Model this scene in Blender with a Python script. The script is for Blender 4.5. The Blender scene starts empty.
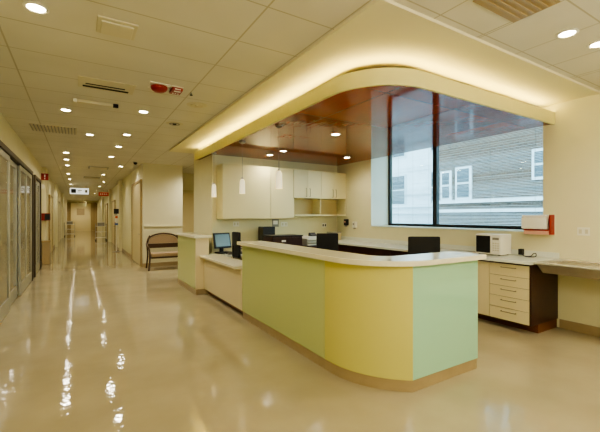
import bpy, bmesh, math, random
from mathutils import Vector, Matrix
random.seed(4)
PI = math.pi
C = bpy.context.scene.collection

# ---------------------------------------------------------------- materials
def srgb(h):
    h = h.lstrip('#'); v = [int(h[i:i+2], 16)/255 for i in (0, 2, 4)]
    return tuple((c/12.92 if c <= .04045 else ((c+.055)/1.055)**2.4) for c in v) + (1,)
def mat(name, col, rough=.5, metal=0, noise=0, nscale=8, spec=.5, coat=0, emis=None, estr=0, bump=0, bscale=30):
    m = bpy.data.materials.new(name); m.use_nodes = True
    nt = m.node_tree; b = nt.nodes['Principled BSDF']
    c = srgb(col) if isinstance(col, str) else col
    b.inputs['Base Color'].default_value = c
    b.inputs['Roughness'].default_value = rough
    b.inputs['Metallic'].default_value = metal
    b.inputs['Specular IOR Level'].default_value = spec
    b.inputs['Coat Weight'].default_value = coat
    b.inputs['Coat Roughness'].default_value = .05
    tc = nt.nodes.new('ShaderNodeTexCoord')
    if noise:
        n = nt.nodes.new('ShaderNodeTexNoise'); n.inputs['Scale'].default_value = nscale; n.inputs['Detail'].default_value = 4
        nt.links.new(tc.outputs['Object'], n.inputs['Vector'])
        r = nt.nodes.new('ShaderNodeValToRGB')
        r.color_ramp.elements[0].position = .3; r.color_ramp.elements[1].position = .7
        r.color_ramp.elements[0].color = tuple(x*(1-noise) for x in c[:3])+(1,)
        r.color_ramp.elements[1].color = tuple(min(1, x*(1+noise)) for x in c[:3])+(1,)
        nt.links.new(n.outputs['Fac'], r.inputs['Fac']); nt.links.new(r.outputs['Color'], b.inputs['Base Color'])
    if bump:
        n = nt.nodes.new('ShaderNodeTexNoise'); n.inputs['Scale'].default_value = bscale; n.inputs['Detail'].default_value = 2
        nt.links.new(tc.outputs['Object'], n.inputs['Vector'])
        bp = nt.nodes.new('ShaderNodeBump'); bp.inputs['Strength'].default_value = bump; bp.inputs['Distance'].default_value = .02
        nt.links.new(n.outputs['Fac'], bp.inputs['Height']); nt.links.new(bp.outputs['Normal'], b.inputs['Normal'])
    if emis:
        b.inputs['Emission Color'].default_value = srgb(emis); b.inputs['Emission Strength'].default_value = estr
    return m

M = {}
M['wall'] = mat('cream_wall_paint', '#ded8ae', .6, noise=.02, nscale=3)
M['wallside'] = mat('pale_wall_paint', '#e2dcb8', .45, noise=.02, nscale=3)
M['reveal'] = mat('white_reveal_paint', '#e8ecdf', .5)
M['gyp'] = mat('smooth_ceiling_paint', '#e0d9b4', .7)
M['fascia'] = mat('fascia_paint', '#ddd694', .5)
M['base'] = mat('tan_skirting', '#a8946e', .35, noise=.05)
M['counter'] = mat('cream_solid_surface', '#e6e0c2', .18, noise=.02, nscale=40)
M['worktop'] = mat('white_solid_surface', '#dfe2d2', .2, noise=.02, nscale=40)
M['pink'] = mat('cream_laminate', '#ddcfa6', .25)
M['green'] = mat('lime_back_painted_glass', '#bfc886', .16, coat=.6)
M['yellow'] = mat('yellow_green_back_painted_glass', '#cec872', .16, coat=.6)
M['aqua'] = mat('aqua_back_painted_glass', '#a2d2b0', .05, coat=1)
M['seam'] = mat('seam_metal', '#c9c79a', .4, metal=.3)
M['cab'] = mat('cream_cabinet_laminate', '#d6cd9c', .35)
M['cabin'] = mat('cabinet_interior', '#c9b987', .5)
M['beige'] = mat('drawer_front_laminate', '#dccf9f', .3)
M['dark'] = mat('dark_wenge', '#3a2016', .35, noise=.25, nscale=12)
M['kick'] = mat('brown_plinth', '#6b3e20', .4)
M['steel'] = mat('brushed_metal', '#a5a296', .3, metal=.9)
M['handle'] = mat('handle_metal', '#8a8474', .3, metal=.8)
M['tray'] = mat('satin_steel', '#a89c84', .28, metal=.55, noise=.06)
M['rimsteel'] = mat('pale_steel', '#c9c4b0', .25, metal=.3)
M['black'] = mat('black_plastic', '#15130f', .45)
M['fabric'] = mat('black_fabric', '#17150f', .8, noise=.2, nscale=200)
M['screen'] = mat('screen_glass', '#5d6c66', .15, emis='#6f8580', estr=.08)
M['white'] = mat('white_plastic', '#e9e6d4', .35)
M['paper'] = mat('white_paper', '#efece0', .7)
M['red'] = mat('red_plastic', '#8e0e0b', .35)
M['redtray'] = mat('pale_red_plastic', '#d9a58c', .4)
M['alu'] = mat('aluminium_frame', '#a5a494', .35, metal=.35)
M['bronze'] = mat('bronze_frame', '#4a4032', .4, metal=.4)
M['frameblk'] = mat('black_window_frame', '#101213', .4)
M['doorleaf'] = mat('pale_door_leaf', '#d6c797', .35)
M['doorfr'] = mat('tan_door_frame', '#a38d5f', .4)
M['wood'] = mat('chair_wood', '#4a3322', .4)
M['cushion'] = mat('tan_chair_fabric', '#b29b7c', .8, noise=.08, nscale=60)
M['slot'] = mat('dark_slot', '#120d08', .8)
M['vent'] = mat('vent_white', '#cfc8aa', .5)
M['grey'] = mat('grey_plastic', '#8f8c80', .4)
M['blue'] = mat('blue_plastic', '#2d5aa0', .4)
M['orange'] = mat('orange_label', '#c9602a', .5)
M['lamp'] = mat('lamp_lens', '#fff6dc', .4, emis='#fff0cc', estr=40)
M['cove'] = mat('cove_strip', '#fff0b0', .4, emis='#ffeaa0', estr=24)
M['signlit'] = mat('lit_sign', '#f2f4ee', .4, emis='#f2f6f0', estr=.7)
M['signred'] = mat('lit_red_sign', '#a81c12', .4, emis='#e03020', estr=.1)
M['slat'] = mat('white_blind_slat', '#c9d6da', .4)
M['marble'] = mat('brick_lit', '#8d8580', .8)

def glassmat(name, tint, refl=.08, rough=.02):
    m = bpy.data.materials.new(name); m.use_nodes = True; nt = m.node_tree; nt.nodes.clear()
    o = nt.nodes.new('ShaderNodeOutputMaterial'); t = nt.nodes.new('ShaderNodeBsdfTransparent'); g = nt.nodes.new('ShaderNodeBsdfGlossy')
    t.inputs['Color'].default_value = tint; g.inputs['Roughness'].default_value = rough
    mx = nt.nodes.new('ShaderNodeMixShader'); lw = nt.nodes.new('ShaderNodeLayerWeight'); lw.inputs['Blend'].default_value = .5
    pw = nt.nodes.new('ShaderNodeMath'); pw.operation = 'POWER'; pw.inputs[1].default_value = 4; nt.links.new(lw.outputs['Facing'], pw.inputs[0])
    ad = nt.nodes.new('ShaderNodeMath'); ad.operation = 'MULTIPLY_ADD'; ad.inputs[1].default_value = .5; ad.inputs[2].default_value = .03; nt.links.new(pw.outputs[0], ad.inputs[0])
    nt.links.new(ad.outputs[0], mx.inputs[0]); nt.links.new(t.outputs[0], mx.inputs[1]); nt.links.new(g.outputs[0], mx.inputs[2])
    nt.links.new(mx.outputs[0], o.inputs['Surface']); return m
M['glass'] = glassmat('clear_glass', (.86, .95, .97, 1))

def frosted():
    return mat('bronze_tinted_glass', '#716b56', .2, noise=.12, nscale=1.5, coat=.5)
M['doorglass'] = frosted()

def N(nt, t, **kw):
    n = nt.nodes.new(t)
    for k, v in kw.items(): setattr(n, k, v)
    return n
def math_n(nt, op, a, b=None, clamp=False):
    n = N(nt, 'ShaderNodeMath', operation=op, use_clamp=clamp)
    for i, v in enumerate((a, b)):
        if v is None: continue
        if isinstance(v, (int, float)): n.inputs[i].default_value = v
        else: nt.links.new(v, n.inputs[i])
    return n.outputs[0]
def line(nt, coord, pitch, off, w):          # 1 near a joint
    a = math_n(nt, 'SUBTRACT', coord, off)
    a = math_n(nt, 'DIVIDE', a, pitch)
    a = math_n(nt, 'ADD', a, .5)
    a = math_n(nt, 'FRACT', math_n(nt, 'ADD', a, 100))
    a = math_n(nt, 'ABSOLUTE', math_n(nt, 'SUBTRACT', a, .5))
    return math_n(nt, 'LESS_THAN', a, w/pitch/2)

def tile_ceiling():
    m = bpy.data.materials.new('ceiling_tiles'); m.use_nodes = True; nt = m.node_tree; b = nt.nodes['Principled BSDF']
    tc = N(nt, 'ShaderNodeTexCoord'); s = N(nt, 'ShaderNodeSeparateXYZ'); nt.links.new(tc.outputs['Object'], s.inputs[0])
    x, y = s.outputs[0], s.outputs[1]
    ly = line(nt, y, .64, 3.835, .014)
    lx = line(nt, x, .63, 1.27, .014)
    l3 = line(nt, x, 1.86, 1.27, .016)
    right = math_n(nt, 'GREATER_THAN', x, 1.1)
    lx = math_n(nt, 'MULTIPLY', lx, right)
    l = math_n(nt, 'MAXIMUM', math_n(nt, 'MAXIMUM', lx, l3), ly)
    n = N(nt, 'ShaderNodeTexNoise'); n.inputs['Scale'].default_value = 1.2; nt.links.new(tc.outputs['Object'], n.inputs['Vector'])
    r = N(nt, 'ShaderNodeValToRGB'); r.color_ramp.elements[0].position = .35; r.color_ramp.elements[1].position = .65
    r.color_ramp.elements[0].color = srgb('#cfcbb8'); r.color_ramp.elements[1].color = srgb('#d6d2c0')
    nt.links.new(n.outputs['Fac'], r.inputs['Fac'])
    mx = N(nt, 'ShaderNodeMix', data_type='RGBA'); nt.links.new(l, mx.inputs['Factor'])
    nt.links.new(r.outputs['Color'], mx.inputs['A']); mx.inputs['B'].default_value = srgb('#b3ac90')
    nt.links.new(mx.outputs['Result'], b.inputs['Base Color']); b.inputs['Roughness'].default_value = .55
    return m
M['tiles'] = tile_ceiling()

def floor_mat():
    m = bpy.data.materials.new('polished_beige_floor'); m.use_nodes = True; nt = m.node_tree; b = nt.nodes['Principled BSDF']
    tc = N(nt, 'ShaderNodeTexCoord')
    n = N(nt, 'ShaderNodeTexNoise'); n.inputs['Scale'].default_value = 1.3; n.inputs['Detail'].default_value = 6
    nt.links.new(tc.outputs['Object'], n.inputs['Vector'])
    r = N(nt, 'ShaderNodeValToRGB'); r.color_ramp.elements[0].position = .3; r.color_ramp.elements[1].position = .7
    r.color_ramp.elements[0].color = srgb('#a99c7a'); r.color_ramp.elements[1].color = srgb('#b8ab88')
    nt.links.new(n.outputs['Fac'], r.inputs['Fac']); nt.links.new(r.outputs['Color'], b.inputs['Base Color'])
    b.inputs['Roughness'].default_value = .02; b.inputs['Specular IOR Level'].default_value = .5
    n2 = N(nt, 'ShaderNodeTexNoise'); n2.inputs['Scale'].default_value = 11; n2.inputs['Detail'].default_value = 3
    nt.links.new(tc.outputs['Object'], n2.inputs['Vector'])
    bp = N(nt, 'ShaderNodeBump'); bp.inputs['Strength'].default_value = .05; bp.inputs['Distance'].default_value = .03
    nt.links.new(n2.outputs['Fac'], bp.inputs['Height']); nt.links.new(bp.outputs['Normal'], b.inputs['Normal'])
    return m
M['floor'] = floor_mat()

def soffit_mat():
    m = bpy.data.materials.new('glossy_red_wood_panels'); m.use_nodes = True; nt = m.node_tree; b = nt.nodes['Principled BSDF']
    tc = N(nt, 'ShaderNodeTexCoord'); s = N(nt, 'ShaderNodeSeparateXYZ'); nt.links.new(tc.outputs['Object'], s.inputs[0])
    l = math_n(nt, 'MAXIMUM', line(nt, s.outputs[0], 1.15, 3.45, .012), line(nt, s.outputs[1], 1.15, 3.6, .012))
    cell = N(nt, 'ShaderNodeVectorMath', operation='SNAP'); cell.inputs[1].default_value = (1.15, 1.15, 1.15)
    mp = N(nt, 'ShaderNodeVectorMath', operation='ADD'); mp.inputs[1].default_value = (0, -.15, 0)
    nt.links.new(tc.outputs['Object'], mp.inputs[0]); nt.links.new(mp.outputs[0], cell.inputs[0])
    wn = N(nt, 'ShaderNodeTexWhiteNoise'); nt.links.new(cell.outputs[0], wn.inputs[0])
    n = N(nt, 'ShaderNodeTexNoise'); n.inputs['Scale'].default_value = 6; n.inputs['Detail'].default_value = 5
    mm = N(nt, 'ShaderNodeMapping'); mm.inputs['Scale'].default_value = (8, .7, 1)
    nt.links.new(tc.outputs['Object'], mm.inputs[0]); nt.links.new(mm.outputs[0], n.inputs['Vector'])
    f = math_n(nt, 'ADD', math_n(nt, 'MULTIPLY', wn.outputs[0], .55), math_n(nt, 'MULTIPLY', n.outputs['Fac'], .45))
    r = N(nt, 'ShaderNodeValToRGB'); r.color_ramp.elements[0].position = .15; r.color_ramp.elements[1].position = .9
    r.color_ramp.elements[0].color = srgb('#7a2f14'); r.color_ramp.elements[1].color = srgb('#aa4c22')
    nt.links.new(f, r.inputs['Fac'])
    mx = N(nt, 'ShaderNodeMix', data_type='RGBA'); nt.links.new(l, mx.inputs['Factor'])
    nt.links.new(r.outputs['Color'], mx.inputs['A']); mx.inputs['B'].default_value = srgb('#3a170d')
    nt.links.new(mx.outputs['Result'], b.inputs['Base Color'])
    b.inputs['Roughness'].default_value = .06; b.inputs['Specular IOR Level'].default_value = .30
    b.inputs['IOR'].default_value = 1.5
    b.inputs['Coat Weight'].default_value = .0; b.inputs['Coat Roughness'].default_value = .02
    return m
M['soffit'] = soffit_mat()

def brick():
    m = bpy.data.materials.new('brown_brick'); m.use_nodes = True; nt = m.node_tree; b = nt.nodes['Principled BSDF']
    tc = N(nt, 'ShaderNodeTexCoord'); s = N(nt, 'ShaderNodeSeparateXYZ'); nt.links.new(tc.outputs['Object'], s.inputs[0])
    cb = N(nt, 'ShaderNodeCombineXYZ'); nt.links.new(s.outputs[1], cb.inputs[0]); nt.links.new(s.outputs[2], cb.inputs[1])
    br = N(nt, 'ShaderNodeTexBrick'); nt.links.new(cb.outputs[0], br.inputs['Vector'])
    br.inputs['Scale'].default_value = 2.5
    br.inputs['Color1'].default_value = srgb('#6f5748'); br.inputs['Color2'].default_value = srgb('#54443a'); br.inputs['Mortar'].default_value = srgb('#85796e')
    nt.links.new(br.outputs['Color'], b.inputs['Base Color']); b.inputs['Roughness'].default_value = .85
    return m
M['brick'] = brick()
M['stone'] = mat('pale_stone', '#dfe8ec', .8, noise=.06, nscale=2)
M['street'] = mat('pale_paving', '#b9c2c6', .8)
M['winref'] = mat('outside_window_glass', '#4d5a62', .1)

# ---------------------------------------------------------------- mesh helpers
def box(bm, x0, x1, y0, y1, z0, z1, bev=0):
    g = bmesh.ops.create_cube(bm, size=1)
    vs = g['verts']
    bmesh.ops.scale(bm, vec=(abs(x1-x0), abs(y1-y0), abs(z1-z0)), verts=vs)
    bmesh.ops.translate(bm, vec=((x0+x1)/2, (y0+y1)/2, (z0+z1)/2), verts=vs)
    if bev:
        es = set()
        for v in vs:
            for e in v.link_edges: es.add(e)
        bmesh.ops.bevel(bm, geom=list(es), offset=bev, segments=2, profile=.7, affect='EDGES')
    return bm
def cyl(bm, p0, p1, r0, r1=None, seg=20, caps=True):
    r1 = r0 if r1 is None else r1
    p0, p1 = Vector(p0), Vector(p1); d = p1-p0
    g = bmesh.ops.create_cone(bm, cap_ends=caps, segments=seg, radius1=r0, radius2=r1, depth=d.length)
    q = d.to_track_quat('Z', 'Y').to_matrix().to_4x4()
    bmesh.ops.transform(bm, matrix=Matrix.Translation((p0+p1)/2) @ q, verts=g['verts'])
    return bm
def prism(bm, poly, z0, z1, bev=0):
    lo = [bm.verts.new((x, y, z0)) for x, y in poly]
    hi = [bm.verts.new((x, y, z1)) for x, y in poly]
    n = len(poly); fs = []
    fs.append(bm.faces.new(lo[::-1])); fs.append(bm.faces.new(hi))
    for i in range(n): fs.append(bm.faces.new((lo[i], lo[(i+1) % n], hi[(i+1) % n], hi[i])))
    bmesh.ops.recalc_face_normals(bm, faces=fs)
    if bev:
        es = [e for f in fs[:2] for e in f.edges]
        bmesh.ops.bevel(bm, geom=es, offset=bev, segments=2, profile=.7, affect='EDGES')
    return bm
def prism_yz(bm, poly, x0, x1):              # polygon given in (y, z), extruded along x
    lo = [bm.verts.new((x0, y, z)) for y, z in poly]; hi = [bm.verts.new((x1, y, z)) for y, z in poly]
    n = len(poly); fs = [bm.faces.new(lo[::-1]), bm.faces.new(hi)]
    for i in range(n): fs.append(bm.faces.new((lo[i], lo[(i+1) % n], hi[(i+1) % n], hi[i])))
    bmesh.ops.recalc_face_normals(bm, faces=fs); return bm
def lathe(bm, prof, cx=0, cy=0, seg=28):     # prof = [(r, z)]
    rings = []
    for r, z in prof:
        if r < 1e-5: rings.append([bm.verts.new((cx, cy, z))])
        else: rings.append([bm.verts.new((cx+r*math.cos(2*PI*i/seg), cy+r*math.sin(2*PI*i/seg), z)) for i in range(seg)])
    fs = []
    for a, b in zip(rings, rings[1:]):
        for i in range(seg):
            j = (i+1) % seg
            if len(a) == 1 and len(b) == 1: continue
            if len(a) == 1: fs.append(bm.faces.new((a[0], b[j], b[i])))
            elif len(b) == 1: fs.append(bm.faces.new((a[i], a[j], b[0])))
            else: fs.append(bm.faces.new((a[i], a[j], b[j], b[i])))
    bmesh.ops.recalc_face_normals(bm, faces=fs); return bm
def tube(bm, pts, r, seg=8):
    pts = [Vector(p) for p in pts]; rings = []
    for i, p in enumerate(pts):
        t = (pts[min(i+1, len(pts)-1)]-pts[max(i-1, 0)]).normalized()
        a = t.cross(Vector((0, 0, 1)))
        if a.length < .05: a = t.cross(Vector((0, 1, 0)))
        a.normalize(); b = t.cross(a)
        rings.append([bm.verts.new(p+a*(r*math.cos(2*PI*k/seg))+b*(r*math.sin(2*PI*k/seg))) for k in range(seg)])
    fs = []
    for A, B in zip(rings, rings[1:]):
        for k in range(seg): fs.append(bm.faces.new((A[k], A[(k+1) % seg], B[(k+1) % seg], B[k])))
    fs.append(bm.faces.new(rings[0][::-1])); fs.append(bm.faces.new(rings[-1]))
    bmesh.ops.recalc_face_normals(bm, faces=fs); return bm
def smooth(pts, n=8):                        # Catmull-Rom through the points
    P = [Vector(p) for p in pts]; out = []
    for i in range(len(P)-1):
        a, b, c, d = P[max(i-1, 0)], P[i], P[i+1], P[min(i+2, len(P)-1)]
        for k in range(n):
            t = k/n
            out.append(.5*((2*b)+(c-a)*t+(2*a-5*b+4*c-d)*t*t+(3*b-a-3*c+d)*t**3))
    out.append(P[-1]); return out
def B(*a, **k): return box(bmesh.new(), *a, **k)
def obj(name, bm, m, parent=None, world=False, sm=False):
    if world and parent is not None: bmesh.ops.translate(bm, vec=-Vector(parent.location), verts=bm.verts)
    me = bpy.data.meshes.new(name); bm.to_mesh(me); bm.free()
    me.materials.append(M[m] if isinstance(m, str) else m)
    if sm:
        for p in me.polygons: p.use_smooth = True
        try: me.set_sharp_from_angle(angle=math.radians(40))
        except Exception: pass
    o = bpy.data.objects.new(name, me); C.objects.link(o)
    if parent is not None: o.parent = parent
    return o
KC = 1.031
def thing(name, label, cat, loc=(0, 0, 0), rotz=0, group=None):
    if name not in ('downlight', 'pendant_light') and min(abs(loc[2]-ZC), abs(loc[2]-ZS)) < 1e-6: loc = (loc[0]*KC, loc[1]*KC, loc[2])
    o = bpy.data.objects.new(name, None); C.objects.link(o); o.empty_display_size = .1
    o.location = loc; o.rotation_euler = (0, 0, rotz); o['label'] = label; o['category'] = cat
    if group: o['group'] = group
    return o
def tag(o, label, cat, group=None):
    o['label'] = label; o['category'] = cat
    if group: o['group'] = group
    return o
def struct(name, bm, m, parent=None, sm=False):
    o = obj(name, bm, m, parent, sm=sm)
    if parent is None: o['kind'] = 'structure'
    return o
def sroot(name, loc=(0, 0, 0)):
    o = bpy.data.objects.new(name, None); C.objects.link(o); o.location = loc; o['kind'] = 'structure'; return o
def dup(root, loc, rotz=None, label=None, scale=None):
    r = root.copy(); C.objects.link(r); r.location = loc
    if rotz is not None: r.rotation_euler = (0, 0, rotz)
    if label: r['label'] = label
    if scale: r.scale = scale
    for ch in list(root.children):
        c = ch.copy(); C.objects.link(c); c.parent = r
        for g in ch.children:
            d = g.copy(); C.objects.link(d); d.parent = c
    return r

# ---------------------------------------------------------------- the room
XL, XR, XW = -1.07, 1.70, 5.88          # corridor left wall, corridor right wall, window wall
YB, YE = 7.68, 45.0                     # back wall of the station, end of the corridor
ZC, ZS = 3.25, 2.94                     # ceiling, underside of the wooden canopy
YS = -3.0
struct('floor', B(XL-.3, XW+.8, YS-.3, YE+.5, -.1, 0), 'floor')
struct('ceiling', B(XL-.3, XW+.8, YS-.3, YE+.5, ZC, ZC+.1), 'tiles')
struct('wall_left', B(XL-.2, XL, YS, YE, 0, ZC), 'wallside')
struct('wall_rear', B(XL-.2, XW+.6, YS-.2, YS, 0, ZC), 'wall')
struct('wall_end', B(XL-.2, XR+.4, YE, YE+.2, 0, ZC), 'wall')
# window wall with its deep opening
WY0, WY1, WZ0, WZ1, WD = 2.67, 6.37, 1.35, 3.2, .70
bm = bmesh.new()
box(bm, XW, XW+WD, YS, WY0, 0, ZC); box(bm, XW, XW+WD, WY1, YB+.0, 0, ZC)
box(bm, XW, XW+WD, WY0, WY1, 0, WZ0); box(bm, XW, XW+WD, WY0, WY1, WZ1, ZC)
struct('wall_window', bm, 'wall')
bm = bmesh.new()
box(bm, XW+.003, XW+WD-.145, WY1-.004, WY1-.001, WZ0, WZ1); box(bm, XW+.003, XW+WD-.145, WY0+.001, WY0+.004, WZ0, WZ1)
struct('trim_1', bm, 'reveal')
struct('trim_2', B(XW-.015, XW+WD-.145, WY0+.005, WY1-.005, WZ0+.001, WZ0+.02), 'reveal')     # sill board
# back wall of the station, a solid block that ends at the corridor side
struct('wall_station', B(2.47, XW+WD, YB, 9.15, 0, ZC), 'wall')
# block on the right of the corridor and its long side wall
struct('wall_block', B(XR, 2.90, 12.1, 14.9, 0, ZC), 'wallside')
struct('wall_right', B(XR, XR+.2, 14.9, YE, 0, ZC), 'wall')
struct('wall_far', B(2.90, 6.2, 14.2, 14.4, 0, ZC), 'wallside')
struct('wall_niche', B(6.0, 6.2, 9.15, 14.2, 0, ZC), 'wallside')
bm = bmesh.new(); box(bm, XR-.13, XR-.001, 18.4, 19.3, 0, ZC-.001); box(bm, XR-.13, XR-.001, 25.0, 25.8, 0, ZC-.001); box(bm, XR-.13, XR-.001, 33.0, 34.0, 0, ZC-.001)
struct('trim_3', bm, 'wallside')
bm = bmesh.new(); box(bm, XL+.001, XL+.12, 14.9, 15.9, 0, ZC-.001); box(bm, XL+.001, XL+.12, 22.5, 23.3, 0, ZC-.001); box(bm, XL+.001, XL+.12, 31.0, 32.0, 0, ZC-.001)
struct('trim_4', bm, 'wallside')
struct('trim_5', B(XR+.02, 2.88, 12.075, 12.098, 1.26, 1.30, bev=.004), 'wallside')   # chair rail
# smooth ceiling band around the canopy
struct('trim_6', B(1.92, XW-.001, 1.98, 9.42, ZC-.028, ZC-.001), 'gyp').location = (0, 0, 0)
# skirtings
def skirt(name, *rects):
    bm = bmesh.new()
    for r in rects: box(bm, *r, 0.0005, .125, bev=.003)
    struct(name, bm, 'base')
skirt('baseboard_window', (XW-.02, XW-.001, YS, 2.45))
skirt('baseboard_left', (XL+.001, XL+.018, YS, 4.5), (XL+.001, XL+.018, 11.2, 11.62), (XL+.001, XL+.018, 13.4, 14.88), (XL+.001, XL+.018, 15.92, 17.9), (XL+.001, XL+.018, 20.2, 22.4), (XL+.121, XL+.135, 14.9, 15.9))
skirt('baseboard_right', (XR, 2.89, 12.08, 12.099), (XR-.018, XR-.001, 12.1, 12.25), (XR-.018, XR-.001, 14.75, 18.38), (XR-.15, XR-.131, 18.4, 19.3), (XR-.018, XR-.001, 19.32, 21.9))
skirt('baseboard_station', (2.45, 2.469, YB, 9.15))

# ---------------------------------------------------------------- window
w = sroot('window_1', (XW+WD-.06, (WY0+WY1)/2, WZ0))
bm = bmesh.new(); fx0, fx1 = XW+WD-.14, XW+WD-.07
box(bm, fx0, fx1, WY0+.002, WY0+.05, WZ0+.02, WZ1-.002); box(bm, fx0, fx1, WY1-.06, WY1-.006, WZ0+.02, WZ1-.002)
box(bm, fx0, fx1, WY0+.05, WY1-.06, WZ0+.02, WZ0+.075); box(bm, fx0, fx1, WY0+.05, WY1-.06, WZ1-.05, WZ1-.002)
obj('window_frame', bm, 'frameblk', w, world=True)
obj('mullion', B(fx0-.02, fx1, 4.96, 5.06, WZ0+.075, WZ1-.05, bev=.004), 'frameblk', w, world=True)
obj('pane', B(fx0+.045, fx0+.051, WY0+.05, 4.96, WZ0+.075, WZ1-.05), 'glass', w, world=True)
obj('pane', B(fx0+.045, fx0+.051, 5.06, WY1-.06, WZ0+.075, WZ1-.05), 'glass', w, world=True)
def blind(y0, y1, x, label, z0):
    t = thing('venetian_blind', label, 'blind', (x, (y0+y1)/2, WZ1-.04), group='white slatted blinds in the window')
    obj('headrail', B(x-.02, x+.02, y0, y1, WZ1-.04, WZ1-.006, bev=.003), 'slat', t, world=True)
    bm = bmesh.new(); z = z0+.03; k = 0; rr = random.Random(7)
    while z < WZ1-.05:
        a = .35+.35*math.sin(k*.31)*rr.random(); c, s = math.cos(a)*.012, math.sin(a)*.012
        sag = rr.uniform(-.002, .002)
        vs = [bm.verts.new(p) for p in ((x-c, y0+.01, z-s), (x+c, y0+.01, z+s), (x+c, y1-.01, z+s+sag), (x-c, y1-.01, z-s+sag))]
        bm.faces.new(vs); z += .0265; k += 1
    obj('slats', bm, 'slat', t, world=True)
    obj('bottom_rail', B(x-.013, x+.013, y0+.005, y1-.005, z0, z0+.018, bev=.003), 'slat', t, world=True)
    n = 3
    for i in range(n):
        yy = y0+(y1-y0)*(i+.5)/n
        obj('cord', cyl(bmesh.new(), (x-.016, yy, z0+.01), (x-.016, yy, WZ1-.04), .0025, seg=6), 'grey', t, world=True)
    return t
blind(WY0+.03, 5.0, fx1+.03, 'wide white venetian blind lowered over the right window pane', WZ0+.03)
blind(5.02, WY1-.03, fx1+.03, 'narrower white venetian blind lowered over the left window pane', WZ0+.03)

# ---------------------------------------------------------------- outside
def facade(name, label, x, y0, y1, z1, m, wins, fr, tz=-.999):
    t = thing(name, label, 'building', (x, (y0+y1)/2, tz))
    obj('wall', B(x, x+3, y0, y1, tz, z1), m, t, world=True)
    for (a, b, c, d) in wins:
        f = obj('window', B(x-.08, x-.002, a, b, c, d, bev=.01), fr, t, world=True)
        bm = bmesh.new(); mid = (c+d)/2
        box(bm, x-.1, x-.081, a+.1, b-.1, c+.1, mid-.04); box(bm, x-.1, x-.081, a+.1, b-.1, mid+.04, d-.1)
        p = obj('window_pane', bm, 'winref', None); bmv = p.data
        for v in bmv.vertices: v.co -= Vector(t.location)
        p.parent = f
    bm = bmesh.new()
    for z in (1.75, 2.15): box(bm, x-.2, x-.002, y0, y1, z, z+.14)
    obj('ledge', bm, 'stone', t, world=True)
    obj('cornice', B(x-.3, x+3, y0, y1, z1+.002, z1+.4, bev=.04), 'stone', t, world=True)
    return t
wins = [(10.0, 10.55, 2.3, 3.6), (9.05, 9.8, 2.3, 3.7), (6.1, 6.7, 2.9, 4.0), (9.0, 9.8, -.6, .9), (6.3, 7.1, -.6, .9), (4.4, 5.2, 2.9, 4.3), (10.0, 10.55, 5.6, 6.9), (9.05, 9.8, 5.6, 6.9), (7.6, 8.3, 5.6, 6.9), (6.1, 6.8, 5.6, 6.9)]
facade('brick_building', 'brown brick building with pale framed windows outside the right pane', 14, 3.0, 10.9, 8.5, 'brick', wins, 'stone')
wins = [(y, y+1.3, z, z+2.0) for y in (13.0, 16.2, 19.5, 23) for z in (-.9, 2.3, 5.4)]
facade('stone_building', 'pale stone building seen through the left window pane', 18, 11.5, 28, 8.5, 'stone', wins, 'slat')
struct('ground', B(7.5, 60, -25, 60, -1.2, -1.0), 'street')
bm = bmesh.new(); box(bm, 10, 10.08, 4, 20, 1.0, 1.05); box(bm, 10, 10.08, 4, 20, -.1, -.05)
for k in range(60): box(bm, 10.02, 10.05, 4+k*.27, 4.03+k*.27, -.05, 1.0)
rl = obj('railing', bm, 'slat'); tag(rl, 'low white railing on the terrace outside the window', 'railing')
tr = obj('terrace', B(9.6, 10.6, 3.5, 20.5, -.999, -.101), 'street'); tag(tr, 'pale terrace ledge under the railing outside', 'ledge')

# ---------------------------------------------------------------- canopy over the station
def arc_path(x0, y0, r, yend, xend, n=14):
    """from (x0, yend) down to the corner, round it and on to (xend, y0)"""
    pts = [(x0, yend)]
    for i in range(n+1):
        a = PI+(PI/2)*i/n
        pts.append((x0+r+r*math.cos(a), y0+r+r*math.sin(a)))
    pts.append((xend, y0)); return pts
def band(bm, x0, y0, r, yend, xend, th, z0, z1):
    out = arc_path(x0, y0, r, yend, xend); inn = arc_path(x0+th, y0+th, max(r-th, .02), yend, xend)
    prism(bm, out+inn[::-1], z0, z1); return bm
CX, CY = 2.36, 2.51
SR = .70
can = sroot('trim_7', (4, 5, ZS))
cm = obj('fascia', band(bmesh.new(), CX, CY, SR, 8.62, XW-.002, .03, ZS-.012, 3.10), 'fascia', can, world=True, sm=True)
poly = arc_path(CX+.031, CY+.031, SR-.03, 8.62, XW-.002)+[(XW-.002, YB-.002), (2.468, YB-.002), (2.468, 8.62)]
obj('wood_panels', prism(bmesh.new(), poly, ZS, ZS+.02), 'soffit', can, world=True)
obj('upstand', band(bmesh.new(), CX+.13, CY+.13, SR-.1, 7.66, XW-.004, .03, ZS+.021, 3.155), 'fascia', can, world=True, sm=True)
obj('cove_light_strip', band(bmesh.new(), CX+.07, CY+.07, SR-.05, 8.58, XW-.10, .025, 3.07, 3.085), 'cove', can, world=True)
obj('cove_shelf', band(bmesh.new(), CX+.032, CY+.032, SR-.03, 8.62, XW-.004, .095, 3.05, 3.065), 'fascia', can, world=True)

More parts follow.
